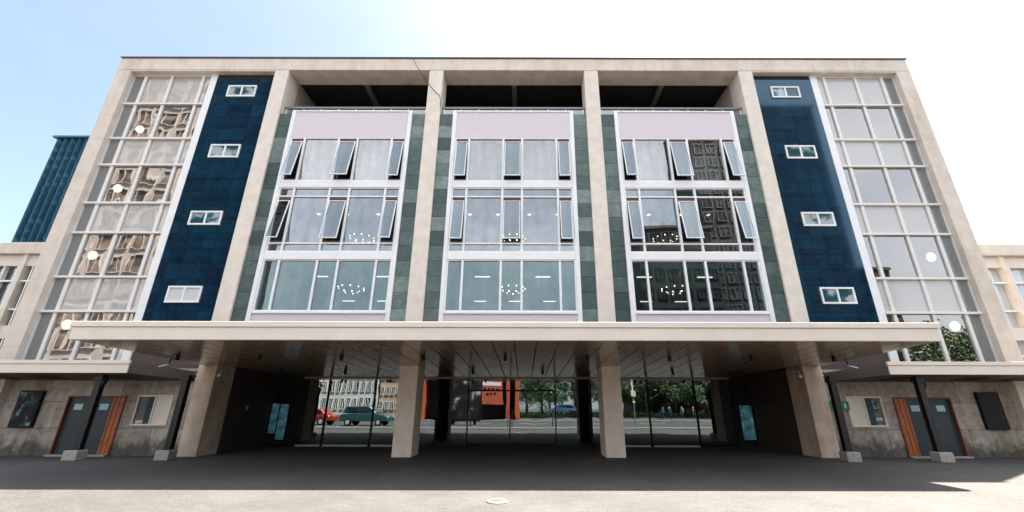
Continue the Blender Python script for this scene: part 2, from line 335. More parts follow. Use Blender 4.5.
# ------------------------------------------------------------------ main building
HW = 18.55; TOP = 17.1; FB = 16.42
B = thing('theatre_building', 'long cream stone building with three tall window bays, navy tiled walls and an entrance canopy', 'building')
BAYX = (-7.22, 0.0, 7.22); COLX = (-10.83, -3.61, 3.61, 10.83)
m = MB(); m.box(-HW, HW, 0, .55, FB, TOP); m.build('roof_fascia', 'concrete', B, .02)
m = MB(); m.box(-HW-.04, HW+.04, -.05, 16, TOP+.002, TOP+.07); m.build('roof', 'cap', B, .01)
for s in (-1, 1):
    m = MB(); x0, x1 = sorted((s*17.9, s*HW)); m.box(x0, x1, .002, .9, 0, FB-.002); m.build('corner_jamb', 'concrete', B, .02)
# fins / columns, rounded into the fascia, run down to the ground
def column(cx, lower):
    m = MB(); m.box(cx-.325, cx+.325, .003, .95, 3.12 if not lower else 3.12, FB-.003)
    return m
for cx in COLX:
    o = column(cx, 0).build('column', 'column', B, .03, 3)
    m = MB(); m.box(cx-.335, cx+.335, -.01, 1.02, 0, 3.06)
    p = m.build('column_base', 'pillar' if abs(cx) > 8 else 'column_foot', o, .025, 3)
# beam soffit over the loggia and side walls
m = MB(); m.box(-10.5, 10.5, .55, .97, FB+.003, FB+.35); m.build('loggia_beam', 'concrete', B)
for a, c in ((-17.9, -11.155), (11.155, 17.9)): m = MB(); m.box(a, c, .02, .55, FB-.06, FB-.002); m.build('lintel', 'concrete', B)
# loggia
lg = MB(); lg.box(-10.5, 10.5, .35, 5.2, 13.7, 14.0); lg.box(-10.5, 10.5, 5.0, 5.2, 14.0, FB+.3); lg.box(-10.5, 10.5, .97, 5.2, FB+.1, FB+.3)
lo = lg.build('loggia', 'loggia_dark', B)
for x in BAYX: m = MB(); m.box(x-.11, x+.11, .99, 4.99, FB-.05, FB+.098); m.build('ceiling_beam', 'loggia_beam', lo)
for s in (-1, 1): m = MB(); m.box(s*10.65-.145, s*10.65+.145, .96, 5.0, 14.0, FB+.09); m.build('end_wall', 'soffit_paint', lo)
# ---- green slate strips
m_all = []
for bx in BAYX:
    for s in (-1, 1):
        x0, x1 = sorted((bx+s*2.695, bx+s*3.285)); q = MB(); 
        for k in range(17): q.box(x0, x1, .10, .14, 14.02-.637*(k+1)+.004, 14.02-.637*k-.004)
        q.box(x0, x1, .142, .40, 3.0, 14.015)
        q.build('slate_panel', 'slate', B, .004, 1)
# ---- white surround, lilac panels, rails
for bx in BAYX:
    q = MB()
    for s in (-1, 1): x0, x1 = sorted((bx+s*2.53, bx+s*2.695)); q.box(x0, x1, .02, .38, 4.0, 14.16)
    q.box(bx-2.53, bx+2.53, .03, .38, 14.09, 14.16)
    for z0, z1 in ((10.25, 10.57), (7.05, 7.37)): q.box(bx-2.53, bx+2.53, .035, .40, z0, z1)
    q.box(bx-2.53, bx+2.53, .03, .36, 4.89, 4.98)
    q.build('bay_frame', 'white', B, .012)
    q = MB(); q.box(bx-2.53, bx+2.53, .07, .36, 12.72, 14.09); q.build('parapet_panel', 'lilac', B)
    q = MB(); q.box(bx-2.53, bx+2.53, .08, .36, 3.6, 4.89); q.build('sill_panel', 'lilac', B)
# ---- bay windows: one of each floor, then copies
MU = (-1.91, -.41, .41, 1.91); MW = .045
EDG = [(-2.53, -1.91-MW), (-1.91+MW, -.41-MW), (-.41+MW, .41-MW), (.41+MW, 1.91-MW), (1.91+MW, 2.53)]
def bay_window(zb, zt, trans, openable, gm):
    q = MB()
    for x in MU: q.box(x-MW, x+MW, .065, .19, zb, zt)
    q.box(-2.53, -2.47, .065, .19, zb, zt); q.box(2.47, 2.53, .065, .19, zb, zt)
    q.box(-2.47, 2.47, .07, .185, zb, zb+.05)
    q.box(-2.47, 2.47, .07, .185, zt-.045, zt)
    for z in trans:
        for a, b in EDG: q.box(max(a,-2.47), min(b,2.47), .072, .18, z-.032, z+.032)
    w = q.build('window', 'white', B, .006, 1)
    zs = [zb] + list(trans) + [zt]
    oz = (trans[0], trans[1]) if trans else (zb, zt)
    g = MB()
    for a, b in EDG:
        wide = (b-a) > 1
        for z0, z1 in zip(zs[:-1], zs[1:]):
            if openable and not wide and abs(z0-oz[0]) < .01: continue
            g.quad((a,.135,z0),(b,.135,z0),(b,.135,z1),(a,.135,z1))
    g.build('pane', gm, w)
    if openable:
        for i in (0, 2, 4):
            rv = MB()
            a, b = max(EDG[i][0], -2.47), min(EDG[i][1], 2.47); z0, z1 = oz[0]+.05, oz[1]-.045
            rv.box(a, a+.035, .10, .30, z0, z1); rv.box(b-.035, b, .10, .30, z0, z1)
            rv.box(a+.035, b-.035, .10, .30, z0, z0+.06); rv.box(a+.035, b-.035, .10, .30, z1-.11, z1)
            rv.build('reveal', 'brownframe', w)
        for i in (0, 2, 4):
            a, b = max(EDG[i][0], -2.47)+.02, min(EDG[i][1], 2.47)-.02; h = oz[1]-oz[0]-.27
            s_ = MB(); fw = .03
            hx = (b-a)/2
            s_.box(-hx, -hx+fw, -.02, .025, -h, 0); s_.box(hx-fw, hx, -.02, .025, -h, 0)
            s_.box(-hx+fw, hx-fw, -.02, .025, -fw, 0); s_.box(-hx+fw, hx-fw, -.02, .025, -h, -h+fw)
            s_.quad((-hx+fw, 0, -h+fw), (hx-fw, 0, -h+fw), (hx-fw, 0, -fw), (-hx+fw, 0, -fw), 1)
            o = s_.build('sash', ['white', 'glass_sash'], w)
            o.location = ((a+b)/2, .055, oz[1]-.21); o.rotation_euler = (-R(9.5), 0, 0)
    return w
wins = [bay_window(10.57, 12.72, (), True, 'glass_bay'), bay_window(7.37, 10.25, (7.745, 9.84), True, 'glass_bay_mid'), bay_window(4.98, 7.05, (), False, 'glass_bay_low')]
for w in wins:
    w.location.x = BAYX[1]
    for bx in (BAYX[0], BAYX[2]):
        d = dup(w, B, (bx, 0, 0))
        for k in d.children:
            if k.name.startswith('sash'): k.rotation_euler.x += R(random.uniform(-2.0, 1.0))
# ---- railing above each bay
def railing():
    q = MB(); q.box(-3.28, 3.28, .30, .38, 14.47, 14.575); q.box(-3.28, 3.28, .335, .365, 14.10, 14.13)
    r = q.build('railing', 'steel_rail', B, .006, 1)
    for i in range(9): x = -3.2 + i*.8; p = MB(); p.box(x-.02, x+.02, .325, .375, 14.0, 14.457); p.build('post', 'white', r)
    g = MB(); g.quad((-3.26,.35,14.135),(3.26,.35,14.135),(3.26,.35,14.455),(-3.26,.35,14.455)); g.build('pane', 'glass_rail', r)
    return r
rl = railing()
for bx in (BAYX[0], BAYX[2]): dup(rl, B, (bx, 0, 0))
# ---- rooms behind the bays
q = MB()
for z0, z1 in ((4.2, 4.86), (7.08, 7.34), (10.28, 10.54), (13.0, 13.66)): q.box(-10.5, 10.5, .41, 9, z0, z1, 0)
q.box(-10.5, 10.5, 9.0, 9.2, 4.2, 13.66, 1); q.box(-10.72, -10.5, .41, 9.2, 3.2, 13.66, 1); q.box(10.5, 10.72, .41, 9.2, 3.2, 13.66, 1)
for x in (-3.61, 3.61): q.box(x-.7, x+.7, .405, 1.0, 3.4, 13.66, 1)
q.box(-10.5, 10.5, .41, .5, 12.75, 13.0, 1)
q.build('interior', ['room_ceil', 'room_wall'], B)
for bx in BAYX:
    q = MB(); n = 90
    for x0, x1 in ((-1.88, -.46), (.46, 1.88)):
        pts = [(bx + x0 + (x1-x0)*i/n, .62 + .035*math.sin(i*1.15) + .02*math.sin(i*.4+1)) for i in range(n+1)]
        q = MB(); q.add([(x, y, z) for z in (10.55, 12.98) for x, y in pts], [(i, i+1, n+2+i, n+1+i) for i in range(n)], 0, True)
        q.build('curtain', 'curtain', B)
# ---- side sections: navy wall, stair glazing, lower stone wall
def side(sg):
    def P(q): return q.mirror() if sg < 0 else q
    q = MB(); q.box(11.155, 13.955, .25, .5, 3.75, FB-.30); n = P(q).build('tiled_wall', 'navy', B)
    q = MB(); q.box(11.155, 13.955, .27, .6, FB-.298, FB-.063); P(q).build('shadow_gap', 'navy_dark', n)  # black box fills the gap under the lintel in place of its shade
    q = MB(); q.box(13.96, 14.27, .235, .50, 2.9, FB-.062); P(q).build('edge_trim', 'white', B, .01)
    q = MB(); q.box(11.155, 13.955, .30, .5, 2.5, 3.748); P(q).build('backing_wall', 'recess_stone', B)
    for zt, zb in ((15.70, 15.06), (12.47, 11.8), (9.22, 8.59), (6.0, 5.335)):
        q = MB(); x0, x1 = 11.97, 13.29; y0, y1 = .19, .249
        q.box(x0, x1, y0, y1, zt-.075, zt); q.box(x0, x1, y0, y1, zb, zb+.075)
        for a in (x0, (x0+x1)/2-.035, x1-.07): q.box(a, a+.07, y0, y1, zb+.075, zt-.075)
        w = P(q).build('small_window', 'white', B, .006, 1)
        g = MB(); g.quad((x0+.03, .232, zb+.03), (x1-.03, .232, zb+.03), (x1-.03, .232, zt-.03), (x0+.03, .232, zt-.03))
        P(g).build('pane', 'blind' if sg < 0 and zt == 6.0 else 'glass_small_dark', w)
    # stair window
    rows = [16.32, 14.66, 12.79, 11.43, 9.60, 8.25, 6.37, 5.00, 2.85]
    xs = [14.27, 14.55, 14.72, 16.03, 16.20, 17.26, 17.44, 17.9]
    q = MB()
    for a, b in ((14.55, 14.72), (16.03, 16.20), (17.26, 17.44)): q.box(a+.02, b-.02, .255, .36, 2.85, 16.36)
    q.box(17.89, 18.06, .24, .42, 2.85, 16.36)
    q.box(14.27, 18.0, .26, .42, 16.28, 16.36)
    for z in rows[1:-1]: q.box(14.272, 18.02, .20, .40, z-.045, z+.045)
    sw = P(q).build('stair_window', 'mullion_white', B, .01)
    for i in range(8):
        g = MB(); sp = MB(); gp = MB()
        z1, z0 = rows[i]-.05, rows[i+1]+.05
        for k, (a, b) in enumerate(((14.27, 14.55), (14.72, 16.03), (16.20, 17.26), (17.44, 17.89))):
            t = gp if k == 3 else (sp if i % 2 == 0 else g)
            t.quad((a, .32, z0), (b, .32, z0), (b, .32, z1), (a, .32, z1))
        if i % 2: P(g).build('pane', 'glass_stair' if sg < 0 else 'glass_stair_calm', sw)
        else: P(sp).build('frosted_pane', 'spandrel' if sg < 0 else 'spandrel_calm', sw)
        P(gp).build('side_pane', 'grey_pane', sw)
    # stair hall inside: landings, flights
    q = MB(); q.box(13.97, 18.3, 4.6, 4.8, 2.6, 16.4, 0); q.box(13.97, 14.15, .5, 4.6, 2.6, 16.4, 0); q.box(18.12, 18.3, .9, 4.6, 2.6, 16.4, 0)
    q.box(14.15, 18.12, .5, 4.6, 16.38, 16.41, 0)
    for z in (15.3, 12.1, 8.95, 5.7): q.box(14.15, 18.12, .7, 1.9, z, z+.22, 0)
    for z in (13.7, 10.5, 7.3, 4.2): q.box(14.15, 18.12, 3.5, 4.6, z, z+.22, 0)
    for z in (13.7, 10.5, 7.3, 4.2):
        q.prism([(14.3, 1.9, z+1.6), (14.3, 1.9, z+1.8), (14.3, 3.5, z+.2), (14.3, 3.5, z)], (1.6, 0, 0), 0)
        q.prism([(16.3, 1.9, z-1.4), (16.3, 1.9, z-1.2), (16.3, 3.5, z+.2), (16.3, 3.5, z)], (1.6, 0, 0), 0)
    q.box(13.97, 18.3, .5, 4.8, 2.5, 2.6, 0)
    P(q).build('stair_hall', 'stair_plaster', B)
    # lower wall with openings cut by butted pieces
    q = MB(); Y0, Y1, Zt = .25, .55, 2.9
    q.box(11.165, 11.95, Y0, Y1, 0, Zt)                       # beside pillar
    q.box(11.95, 13.2, Y0, Y1, 0, .97); q.box(11.95, 13.2, Y0, Y1, 1.97, Zt)
    q.box(13.2, 13.62, Y0, Y1, 0, Zt)
    q.box(13.62, 15.66, Y0, Y1, 1.95, Zt)
    q.box(15.66, 17.9, Y0, Y1, 0, Zt)
    P(q).build('lower_wall', 'base_stone', B)
    q = MB(); x0, x1, zb, zt = 11.95, 13.2, .97, 1.97
    q.box(x0, x1, .21, .30, zt-.05, zt+.01); q.box(x0, x1, .20, .32, zb-.01, zb+.05)
    xm = x1-.66 if sg < 0 else x0+.6
    for a in (x0, xm, x1-.05): q.box(a, a+.05, .215, .30, zb+.05, zt-.05)
    w = P(q).build('ground_window', 'white_warm', B, .005, 1)
    g = MB(); g.quad((x0, .27, zb), (x1, .27, zb), (x1, .27, zt), (x0, .27, zt)); P(g).build('pane', 'glass_small', w)
    q = MB(); q.box(x0, x1, .33, .36, zb, zt); P(q).build('back_board', 'room_wall', w)
    q = MB(); q.box(x0+.05, xm-.0, .255, .266, zb+.05, zt-.05); P(q).build('blind', 'blind_warm', w)
    # door set
    q = MB(); q.box(13.62, 13.665, .20, .5, 0, 1.95); q.box(15.615, 15.66, .20, .5, 0, 1.95); q.box(13.665, 15.615, .20, .5, 1.90, 1.95)
    d = P(q).build('door', 'door_frame', B, .004, 1)
    for a, b in ((14.08, 14.82), (14.83, 15.612)):
        q = MB(); q.box(a, b, .29, .34, .01, 1.90); P(q).build('door_leaf', 'door_blue', d, .006, 1)
    for a in (14.22, 15.12):
        q = MB(); q.box(a, a+.30, .282, .287, 1.48, 1.68); P(q).build('notice', 'notice', d)
    q = MB(); q.box(14.74, 14.765, .24, .29, .92, 1.08); q.box(14.885, 14.91, .24, .29, .92, 1.08); P(q).build('handle', 'steel_rail', d)
    q = MB()
    for i in range(5): a = 13.668+i*.081; q.box(a, a+.068, .23+.012*(i%2), .33, .01, 1.90)
    P(q).build('slat_panel', 'wood', d, .006, 1)
    q = MB(); q.box(13.62, 15.66, .05, .25, .0, .05); P(q).build('threshold', 'pedestal', d, .005)
    # side canopy (slopes down towards the wall), inner end cut on a slant
    q = MB(); F0, F1 = -1.30, .245
    zf0, zf1 = 2.63, 3.0
    plan = [(12.5, F0), (23.5, F0), (23.5, F1), (11.35, F1)]
    bot = [2.63, 2.63, 2.47, 2.47]; top = [3.0, 3.0, 2.78, 2.78]
    vs = [(x, y, z) for (x, y), z in zip(plan, bot)] + [(x, y, z) for (x, y), z in zip(plan, top)]
    q.add(vs, [(3,2,1,0),(4,5,6,7),(0,1,5,4),(1,2,6,5),(2,3,7,6),(3,0,4,7)])
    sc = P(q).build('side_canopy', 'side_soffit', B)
    q = MB(); q.box(12.46, 23.5, F0-.05, F0-.003, 2.62, 2.905); q.box(12.44, 23.5, F0-.075, F0-.003, 2.91, 3.03); P(q).build('fascia', 'white_warm', sc, .008)
    for a in (13.0, 15.5, 17.2):
        q = MB(); q.prism([(a, -.75, 2.567), (a, -.15, 2.505), (a, -.15, 2.495), (a, -.75, 2.557)], (.8, 0, 0)); P(q).build('vent', 'black', sc)
side(-1); side(1)
# ---- building body behind
q = MB(); q.box(-HW+.01, -18.31, .9, 16, 0, TOP); q.box(18.31, HW-.01, .9, 16, 0, TOP); q.box(-18.3, 18.3, 15.7, 16, 0, TOP); q.box(-18.31, 18.31, 5.4, 15.7, FB+.35, TOP-.01)
q.build('rear_body', 'concrete', B)
# ---- entrance canopy
YF = -4.8
def sz(y): return 3.19 - (y-YF)*.0438 if y < 0 else 2.98 - .04*y
q = MB()
q.box(-11.0, 11.06, YF-.04, YF+.06, 3.18, 3.50); q.box(-11.04, 11.10, YF-.075, YF+.06, 3.505, 3.645)
cn = q.build('canopy', 'white_warm', B, .012)
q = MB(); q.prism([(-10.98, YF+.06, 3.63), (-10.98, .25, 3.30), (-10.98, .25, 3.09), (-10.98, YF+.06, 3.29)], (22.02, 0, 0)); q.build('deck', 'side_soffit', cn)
q = MB(); pitch_ = .5775
x = -.32 - 19*pitch_
while x < 11.0:
    a, b = max(x+.015, -10.99), min(x+pitch_-.015, 11.05)
    if b-a > .05:
        q.prism([(a, YF+.062, sz(YF)+.002), (a, 0, sz(0)), (a, 0, sz(0)+.03), (a, YF+.062, sz(YF)+.03)], (b-a, 0, 0))
        if a > -10.5 and b < 10.5: q.prism([(a, .002, sz(0)), (a, 4.05, sz(4.05)), (a, 4.05, sz(4.05)+.03), (a, .002, sz(0)+.03)], (b-a, 0, 0))
    x += pitch_
q.build('soffit_panel', 'soffit', cn)
q = MB(); q.prism([(-10.6, .26, 3.085), (-10.6, 4.2, 2.92), (-10.6, 4.2, 3.3), (-10.6, .26, 3.3)], (21.2, 0, 0)); q.build('seam_backing', 'black', cn)
# ---- entrance recess
for s in (-1, 1):
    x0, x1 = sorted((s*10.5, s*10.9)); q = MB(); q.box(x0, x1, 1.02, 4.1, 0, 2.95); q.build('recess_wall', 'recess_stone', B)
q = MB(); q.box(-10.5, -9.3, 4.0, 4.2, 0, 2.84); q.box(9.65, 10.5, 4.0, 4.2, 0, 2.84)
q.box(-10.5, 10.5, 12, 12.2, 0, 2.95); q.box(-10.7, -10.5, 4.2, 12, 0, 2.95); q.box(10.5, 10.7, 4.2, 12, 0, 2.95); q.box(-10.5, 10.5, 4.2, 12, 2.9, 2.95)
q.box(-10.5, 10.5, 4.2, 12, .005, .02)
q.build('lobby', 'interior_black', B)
q = MB(); q.box(-9.3, 9.65, 3.95, 4.08, 2.775, 2.825, 0)
for x in (-9.27, -8.13, -6.07, -3.3, 3.4, 5.98, 8.05, 9.62): q.box(x-.035, x+.035, 3.955, 4.06, .0, 2.775, 1)
for x in (-1.94, -.09, 1.89): q.box(x-.025, x+.025, 3.96, 4.06, .0, 2.775, 1)
for a, b in ((-9.2, -8.2), (-8.06, -6.14), (-6.0, -4.0), (4.3, 5.9), (6.05, 8.0)): q.box(a, b, 3.94, 4.05, .01, .075, 2)
q.box(-3.2, 3.3, 3.96, 4.05, .0, .04, 1)
eg = q.build('entrance_glazing', ['head_trim', 'black', 'steel_light'], B)
q = MB(); q.quad((-9.3, 4.0, .02), (9.65, 4.0, .02), (9.65, 4.0, 2.8), (-9.3, 4.0, 2.8)); q.build('pane', 'glass_door', eg)
for x in (-1.8, -.19, .0, 1.75): q = MB(); q.tube([(x, 3.955, .8), (x, 3.92, .82), (x, 3.92, 1.48), (x, 3.955, 1.5)], .014, 8); q.build('handle', 'steel_rail', eg)
for a, c in ((-1.9, -.13), (-.05, 1.85)):
    q = MB(); q.box(a, c, 3.965, 4.05, .04, .16); q.box(a, c, 3.965, 4.05, 2.25, 2.32); q.build('door_rail', 'black', eg)
for x in (-2.6, 2.7): q = MB(); q.box(x-.2, x+.2, 3.985, 3.995, 1.15, 1.45); q.build('notice', 'interior_grey', eg)

# ------------------------------------------------------------------ fittings (things of their own)
# canopy posts on pedestals
def canopy_post(x, y, label, big=True):
    t = thing('canopy_post', label, 'post', (x, y, 0), 0, 'black steel posts under the side canopies')
    q = MB(); q.prism([(-.22,-.17,0),(.22,-.17,0),(.22,.20,0),(-.22,.20,0)], (0,0,.29)); q.build('pedestal', 'pedestal', t, .02)
    q = MB(); q.box(-.10, .10, -.02, .0, .28, 2.6); q.box(-.10, .10, .14, .16, .28, 2.6); q.box(-.012, .012, 0, .14, .28, 2.6)
    q.box(-.13, .13, -.05, .18, .285, .31); q.box(-.14, .14, -.06, .2, 2.40, 2.52)
    q.build('shaft', 'steel', t, .004, 1)
    if big:
        q = MB(); q.box(.09, .2, -.02, .1, 2.28, 2.45); q.box(.11, .17, 0, .07, 2.2, 2.28); q.build('bracket', 'black', t, .01)
    return t
canopy_post(-13.65, -.95, 'black steel post on granite pedestal in front of the left double door')
canopy_post(-10.86, -.85, 'black steel post on pedestal between left barred window and stone pillar', False)
canopy_post(13.65, -1.0, 'black steel post on granite pedestal in front of the right double door')
canopy_post(10.80, -.95, 'black steel post on pedestal between right window and stone pillar', False)
# poster cases
def poster_case(sg):
    lab = 'black framed wall case with blurred blue poster left of the left door' if sg < 0 else 'blank black wall case on the stone wall right of the right door'
    xa, xb = (-17.36, -16.55) if sg < 0 else (16.56, 17.34)
    t = thing('poster_case', lab, 'display case', ((xa+xb)/2, .25, .9))
    h = (xb-xa)/2; q = MB(); q.box(-h, h, -.12, -.003, 0, 1.22); q.build('case', 'black', t, .012)
    if sg < 0:
        q = MB(); q.box(-h+.06, h-.06, -.128, -.123, .06, 1.16); q.build('poster', 'poster_dark', t)
    return t
poster_case(-1); poster_case(1)
# pale posters in the recess
def poster(xa, xb, z0, z1, label):
    t = thing('recess_poster', label, 'light box', ((xa+xb)/2, 3.96, z0)); h = (xb-xa)/2
    q = MB(); q.box(-h-.04, h+.04, -.03, .035, -.04, z1-z0+.04); q.build('frame', 'black', t, .005)
    q = MB(); q.box(-h, h, -.036, -.031, 0, z1-z0); q.build('print', 'poster_blue', t)
    return t
poster(-10.46, -10.16, .52, 1.72, 'narrow blue poster, left one of the pair in the left recess corner')
poster(-10.10, -9.74, .28, 1.70, 'wide white and blue poster, right one of the pair in the left recess corner')
poster(9.9, 10.42, .3, 1.68, 'blue landscape poster in the dark right corner of the entrance')
# signs
t = thing('exit_sign', 'green emergency sign on the stone wall beside the right pillar', 'sign', (11.66, .25, 1.52))
q = MB(); q.box(-.36, .34, -.05, -.002, 0, .29)
q.build('plate', 'green_sign', t, .01)
q = MB(); q.box(-.27, -.15, -.056, -.051, .06, .10); q.box(-.27, -.23, -.056, -.051, .10, .22); q.box(.17, .21, -.056, -.051, .06, .22); q.build('symbol', 'white', t)
t = thing('wall_plaque', 'small white plaque on stone wall beside the left pillar', 'plaque', (-11.56, .25, 1.57))
q = MB(); q.box(-.09, .09, -.035, -.002, 0, .28); q.build('plate', 'white_warm', t, .008)
q = MB(); q.box(-.06, .06, -.04, -.036, .05, .23); q.build('face', 'steel_light', t)
t = thing('light_switch', 'small grey wall switch in the dark left side of the entrance recess', 'switch', (-10.497, 2.2, 1.45))
q = MB(); q.box(.0, .02, -.1, .1, 0, .2); q.build('plate', 'steel_rail', t, .006)
q = MB(); q.box(.021, .027, -.05, .05, .04, .16); q.build('rocker', 'white_warm', t)
# cctv cameras and insulator brackets at the outer pillars
for s, lab in ((-1, 'white security camera at the top of the left stone pillar'), (1, 'white security camera at the top of the right stone pillar')):
    t = thing('security_camera', lab, 'camera', (s*10.40, .1, 2.72))
    q = MB(); q.box(-.02, .02, .0, .25, .10, .13); q.tube([(0, .0, .115), (0, -.02, .0)], .018, 8); q.build('bracket', 'white_warm', t)
    q = MB(); q.tube([(s*-.02, .05, -.02), (s*-.10, -.22, -.09)], .05, 10); q.build('housing', 'white', t)
    t = thing('tube_light', ('thin white tube lamp under the %s end of the canopy' % ('left' if s < 0 else 'right')), 'lamp', (s*12.0, -1.6, 2.83))
    t.location = (s*10.95, -1.55, 2.86)
    q = MB(); q.tube([(0, 0, .22), (s*.06, 0, .03)], .02, 6); q.build('arm', 'black', t)
    q = MB(); q.tube([(s*.02, 0, .03), (s*.38, .05, -.05)], .014, 8); q.build('tube', 'white', t)
    for k, z in enumerate((2.83, 2.66, 2.5)):
        t = thing('wall_bracket', 'small pale bracket on the outer edge of the %s pillar, %s of three' % ('left' if s < 0 else 'right', ('topmost', 'middle', 'lowest')[k]), 'bracket', (s*11.165, .1, z), 0, 'small brackets on the pillars')
        q = MB(); q.tube([(0, 0, 0), (s*.05, 0, .01), (s*.09, 0, .03)], [.03, .035, .02], 8); q.build('cap', 'white_warm', t)
        q = MB(); q.tube([(s*.09, 0, .03), (s*.13, 0, -.03)], .012, 6); q.build('hook', 'black', t)
# canopy spotlights
def spot():
    t = thing('spotlight', 'x', 'spotlight', (0,0,0), 0, 'black cylinder spotlights under the canopy')
    q = MB(); q.tube([(0,0,0), (0,0,-.17)], .055, 12); q.build('housing', 'black', t)
    q = MB(); q.tube([(0,0,-.171), (0,0,-.176)], .045, 12); q.build('lens', 'lens', t)
    return t
sp = None
ORD = ('leftmost', 'second from left', 'third from left', 'fourth from left', 'fifth from left', 'sixth from left', 'seventh from left', 'rightmost')
for i, x in enumerate((-7.58+ -2.5, -7.58, -5.07, -2.57, -.07, 2.44, 4.95, 7.46, 9.97)):
    lab = 'black spotlight in the front row under the canopy, %s' % ('at the left end' if i == 0 else ORD[i-1] + ' of the inner eight')
    loc = (x, -2.4, sz(-2.4))
    if sp is None: sp = spot(); sp.location = loc; sp['label'] = lab
    else: dup(sp, None, loc, None, lab)
for i, x in enumerate((-8.83, -6.33, -3.82, -1.45, 1.22, 3.7, 6.2, 8.72)):
    dup(sp, None, (x, 1.1, sz(1.1)), None, 'black spotlight in the back row near the entrance glass, %s of eight' % ORD[i])
# hanging cable over the roof edge
q = MB(); q.tube([(-4.82, .3, 17.19), (-4.77, -.06, 17.18), (-4.62, -.07, 16.75), (-4.35, -.03, 16.3), (-3.92, -.012, 15.62), (-3.55, -.012, 15.12), (-3.36, -.012, 14.95), (-3.30, -.012, 14.7), (-3.275, -.012, 14.32)], .012, 6)
tag(q.build('cable', 'black'), 'thin black cable hanging over the roof edge and across a column', 'cable')
# ground light
t = thing('floor_plate', 'round pale metal plate set in the sunlit paving', 'floor plate', (.03, -6.95, 0))
q = MB(); q.tube([(0,0,.003), (0,0,.022)], [.20, .17], 24); q.build('rim', 'kerb', t)
q = MB(); q.tube([(0,0,.0225), (0,0,.027)], .13, 20); q.build('cover', 'plate_metal', t)
# chandeliers
def chandelier():
    t = thing('chandelier', 'x', 'chandelier', (0,0,0), 0, 'lit chandeliers behind the bay windows')
    q = MB(); q.tube([(0,0,.0), (0,0,1.0)], .02, 6)
    for k in range(10):
        a = k*math.pi/5; q.tube([(0,0,.05), (.3*math.cos(a), .3*math.sin(a), -.05), (.56*math.cos(a), .56*math.sin(a), .08)], .014, 5)
    q.build('stem', 'brass', t)
    q = MB()
    for k in range(10):
        a = k*math.pi/5; q.ball((.56*math.cos(a), .56*math.sin(a), .15), .030, 8)
    for k in range(5):
        a = k*math.pi/2.5+.3; q.ball((.28*math.cos(a), .28*math.sin(a), -.02), .030, 8)
    q.build('bulb', 'bulb', t); return t
ch = chandelier(); first = True
for bx, side_ in zip(BAYX, ('left', 'middle', 'right')):
    for z, fl in ((9.0, 'middle-floor'), (6.42, 'lowest')):
        lab = 'lit brass chandelier seen through the %s window of the %s bay' % (fl, side_)
        if first: ch.location = (bx, 3.0, z); ch['label'] = lab; first = False
        else: dup(ch, None, (bx, 3.0 if z > 8 else 2.6, z), None, lab)
# strip lamps on the lowest room ceiling, downlights on the middle one
q = MB(); q.box(-.33, .33, -.03, .03, -.04, -.003); st0 = None
for bx, sd_ in zip(BAYX, ('left', 'middle', 'right')):
    for x, y, w in ((-1.35, 2.4, 'front left'), (1.35, 2.4, 'front right'), (-1.9, 7.0, 'back left'), (0, 7.0, 'back middle'), (1.9, 7.0, 'back right')):
        lab = 'lit strip lamp on the ceiling behind the lowest %s bay window, %s one' % (sd_, w)
        if st0 is None: st0 = q.build('strip_lamp', 'lamp_strip'); tag(st0, lab, 'lamp', 'strip lamps on the lowest room ceiling'); st0.location = (bx+x, y, 7.08)
        else: c = st0.copy(); C.objects.link(c); c.location = (bx+x, y, 7.08); c['label'] = lab
q = MB(); q.tube([(0,0,-.003), (0,0,-.03)], .09, 12); dl0 = None
for bx, sd_ in zip(BAYX, ('left', 'middle', 'right')):
    for i, x in enumerate((-2.1, -.75, .75, 2.1)):
        lab = 'round ceiling downlight behind the middle-floor window of the %s bay, %s of four' % (sd_, ('leftmost', 'second', 'third', 'rightmost')[i])
        if dl0 is None: dl0 = q.build('downlight', 'lamp_strip'); tag(dl0, lab, 'lamp', 'round downlights on the middle-floor ceiling'); dl0.location = (bx+x, 2.7, 10.28)
        else: c = dl0.copy(); C.objects.link(c); c.location = (bx+x, 2.7, 10.28); c['label'] = lab
gl0 = None
for s in (-1, 1):
    for z, w in ((13.70, 'topmost of four'), (10.60, 'second of four from the top'), (7.47, 'third of four from the top'), (4.6, 'lowest of four')) if s < 0 else ((7.47, 'upper of two'), (4.6, 'lower of two')):
        lab = 'lit white globe lamp in the %s stair window, %s' % ('left' if s < 0 else 'right', w)
        if gl0 is None:
            gl0 = thing('globe_lamp', lab, 'lamp', (s*17.35, .82, z), 0, 'globe lamps in the stair windows')
            q = MB(); q.ball((0,0,0), .15, 20, 0, (1, 1, 1.3)); q.build('globe', 'globe', gl0)
            q = MB(); q.tube([(0,0,.2), (0,.05,.7)], .015, 6); q.build('rod', 'black', gl0)
        else: dup(gl0, None, (s*17.35, .82, z), None, lab)
